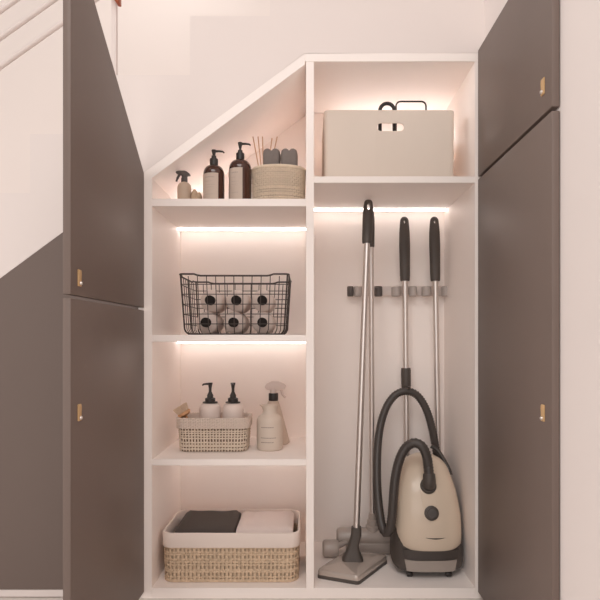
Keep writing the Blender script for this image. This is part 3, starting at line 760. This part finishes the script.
shell = [(.090, .090, .075), (.092, .0985, .058), (.098, .1020, .0545), (.130, .1045, .0545), (.165, .1050, .057), (.205, .1035, .062), (.245, .0990, .071), (.280, .0935, .084), (.310, .0865, .101), (.335, .0785, .120), (.353, .0675, .138), (.366, .053, .154), (.374, .036, .166), (.378, .016, .178)]
def shellring(z, hw, yf):
    r_ = vring(vx + .005 - .006 * min(1, z / .3), hw + .0045, yf, yf + .10 if z < .3 else max(.215, yf + .05), z0 + z, p=2.7, fr=.75)
    if z < .14:                                     # lower edge sags in the middle
        for p in r_: p.z += (.010 - .016 * max(0, 1 - ((p.x - vx) / .10) ** 2)) * (.14 - z) / .05
    return r_
MB().loft([shellring(*s_) for s_ in shell]).build('shell', 'vacshell', vac)
def front_y(z, dx=0.0, lift=0.0):                    # shell front surface
    zz = z - z0
    for a, b_ in zip(shell, shell[1:]):
        if a[0] <= zz <= b_[0]:
            t = (zz - a[0]) / (b_[0] - a[0]); hw = a[1] + (b_[1] - a[1]) * t; yf = a[2] + (b_[2] - a[2]) * t
            ym = yf + (.10 if zz < .3 else max(.215 - yf, .05)) * .75; u = min(.99, abs(dx) / hw)
            return ym - (ym - yf) * (1 - u ** 2.7) ** (1 / 2.7) - lift
    return .06
# dial
zd = Z(513.6, .06); yd = front_y(zd); nd = Vector((0, -1, .17)).normalized(); xd = X(431.8, .06)
MB().lathe([(.0001, -.004), (.0235, -.004), (.0235, .003), (.021, .0045), (.0001, .0045)], seg=32, mtx=along((xd, yd, zd), nd)).build('dial_ring', 'char', vac)
MB().lathe([(.0001, .0045), (.0165, .0045), (.0165, .009), (.0145, .011), (.0001, .0115)], seg=32, mtx=along((xd, yd, zd), nd)).build('dial', 'trig', vac)
# hose port
zp = Z(486, .09); xp = X(428.4, .09); yp = front_y(zp, xp - vx); npt = Vector((0, -.80, .62)).normalized()
MB().lathe([(.0001, -.012), (.0265, -.012), (.0265, .004), (.0245, .007), (.0001, .007)], seg=36, mtx=along((xp, yp, zp), npt)).build('port', 'char', vac)
# crease line under the dial
mb = MB(); P = []
for i in range(13):
    u = -1 + 2 * i / 12; x = X(436, .055) + u * .033; z = Z(538.6, .055) + .003 * u * u - .001
    P.append(Vector((x, front_y(z, x - vx) - .0002, z)))
mb.tube(P, [.0004 + .0018 * (1 - abs(-1 + 2 * i / 12)) for i in range(13)], 8); mb.build('latch_slot', 'black', vac)
# raised channel edges between port and dial
for sgn in (-1, 1):
    P = []
    for i in range(9):
        z = zd + .018 + (zp - zd - .03) * i / 8; x = xp + sgn * (.027 - .006 * (1 - i / 8)); P.append(Vector((x, front_y(z, x - vx) + .0008, z)))
    MB().tube(P, .0016, 8).build('ridge', 'vacshell', vac)
# dark band and grey front panel
def panel(za, zb_, hwa, hwb, m, nm, lift):
    rings = []
    for k in range(5):
        z = za + (zb_ - za) * k / 4; hw = hwa + (hwb - hwa) * k / 4; row = []
        for i in range(17):
            u = -1 + 2 * i / 16; x = u * hw; 
            ym = .060 + (VB - .060) * .42; y = ym - (ym - .060) * (1 - min(.99, abs(x) / .1165) ** 3) ** (1 / 3) - lift
            row.append(Vector((vx + x, y, z)))
        rings.append(row + [p + Vector((0, .012, 0)) for p in row[::-1]])
    MB().loft(rings).build(nm, m, vac)
panel(z0 + .026, z0 + .062, .078, .085, 'vacgrey', 'front_panel', .004)
panel(z0 + .066, z0 + .094, .0865, .092, 'hose', 'front_band', .006)
for sx in (-.066, .062):
    for yy in (.085, .235):
        MB().lathe([(.0001, -.009), (.009, -.009), (.0105, -.007), (.0105, .007), (.009, .009), (.0001, .009)], seg=20, c=(vx + sx, yy, z0 + .0105), mtx=mt).build('wheel', 'black', vac)
# back handle along the right shoulder
P = [V(431, 446, .255), V(436, 449, .25), V(441, 455, .24), V(446, 464, .225), V(449, 470, .215), V(450.5, 475, .21)]
MB().tube(catmull(P, 6), .0075, 10).build('handle', 'hose', vac)
# hose
Ph = [Vector((xp, yp, zp)) - npt * -.006, Vector((xp, yp, zp)) + npt * .020 + Vector((0, 0, .010)), V(428.2, 466, .082), V(426, 454, .082), V(421, 445.5, .085), V(413.5, 443, .092), V(406, 447.5, .098), V(400.5, 457, .098), V(396.5, 471, .094), V(394.2, 487, .088), V(393, 504, .084), V(391.8, 519, .084),
      V(389.6, 529.5, .088), V(385.8, 532.5, .098), V(382, 526, .112), V(379.4, 512, .135), V(377.4, 490, .175), V(377, 465, .22), V(378.3, 440, .255), V(381.8, 420, .28), V(387.8, 404.5, .294), V(396, 394.5, .300), V(405.8, 391.2, .302),
      V(415, 393.8, .302), V(422, 401.5, .302), V(428, 414, .302), V(432.3, 430, .302), V(435.5, 447, .302), V(439, 470, .302), V(441, 490, .298), V(441.5, 505, .284), V(441, 515, .262)]
c = catmull(Ph, 40)
# resample evenly, ridge by ridge
step = .0048; Q = [c[0]]; acc = 0
for a, b_ in zip(c, c[1:]):
    L = (b_ - a).length; pos = step - acc
    while pos <= L: Q.append(a + (b_ - a) * (pos / L)); pos += step
    acc = L - (pos - step)
R = []
for i in range(len(Q)):
    k = min(1.0, i / 190.0); base = .0160 * (1 - k) + .0138 * k
    R.append(base + (.0013 if i % 2 else -.0013))
MB().tube(Q, R, 14).build('hose', 'hose', vac, angle=60)
n_ = 9
MB().tube(Q[1:n_ + 1], [0.0220 - .0003 * i for i in range(n_)], 20).build('hose_cuff', 'char', vac)
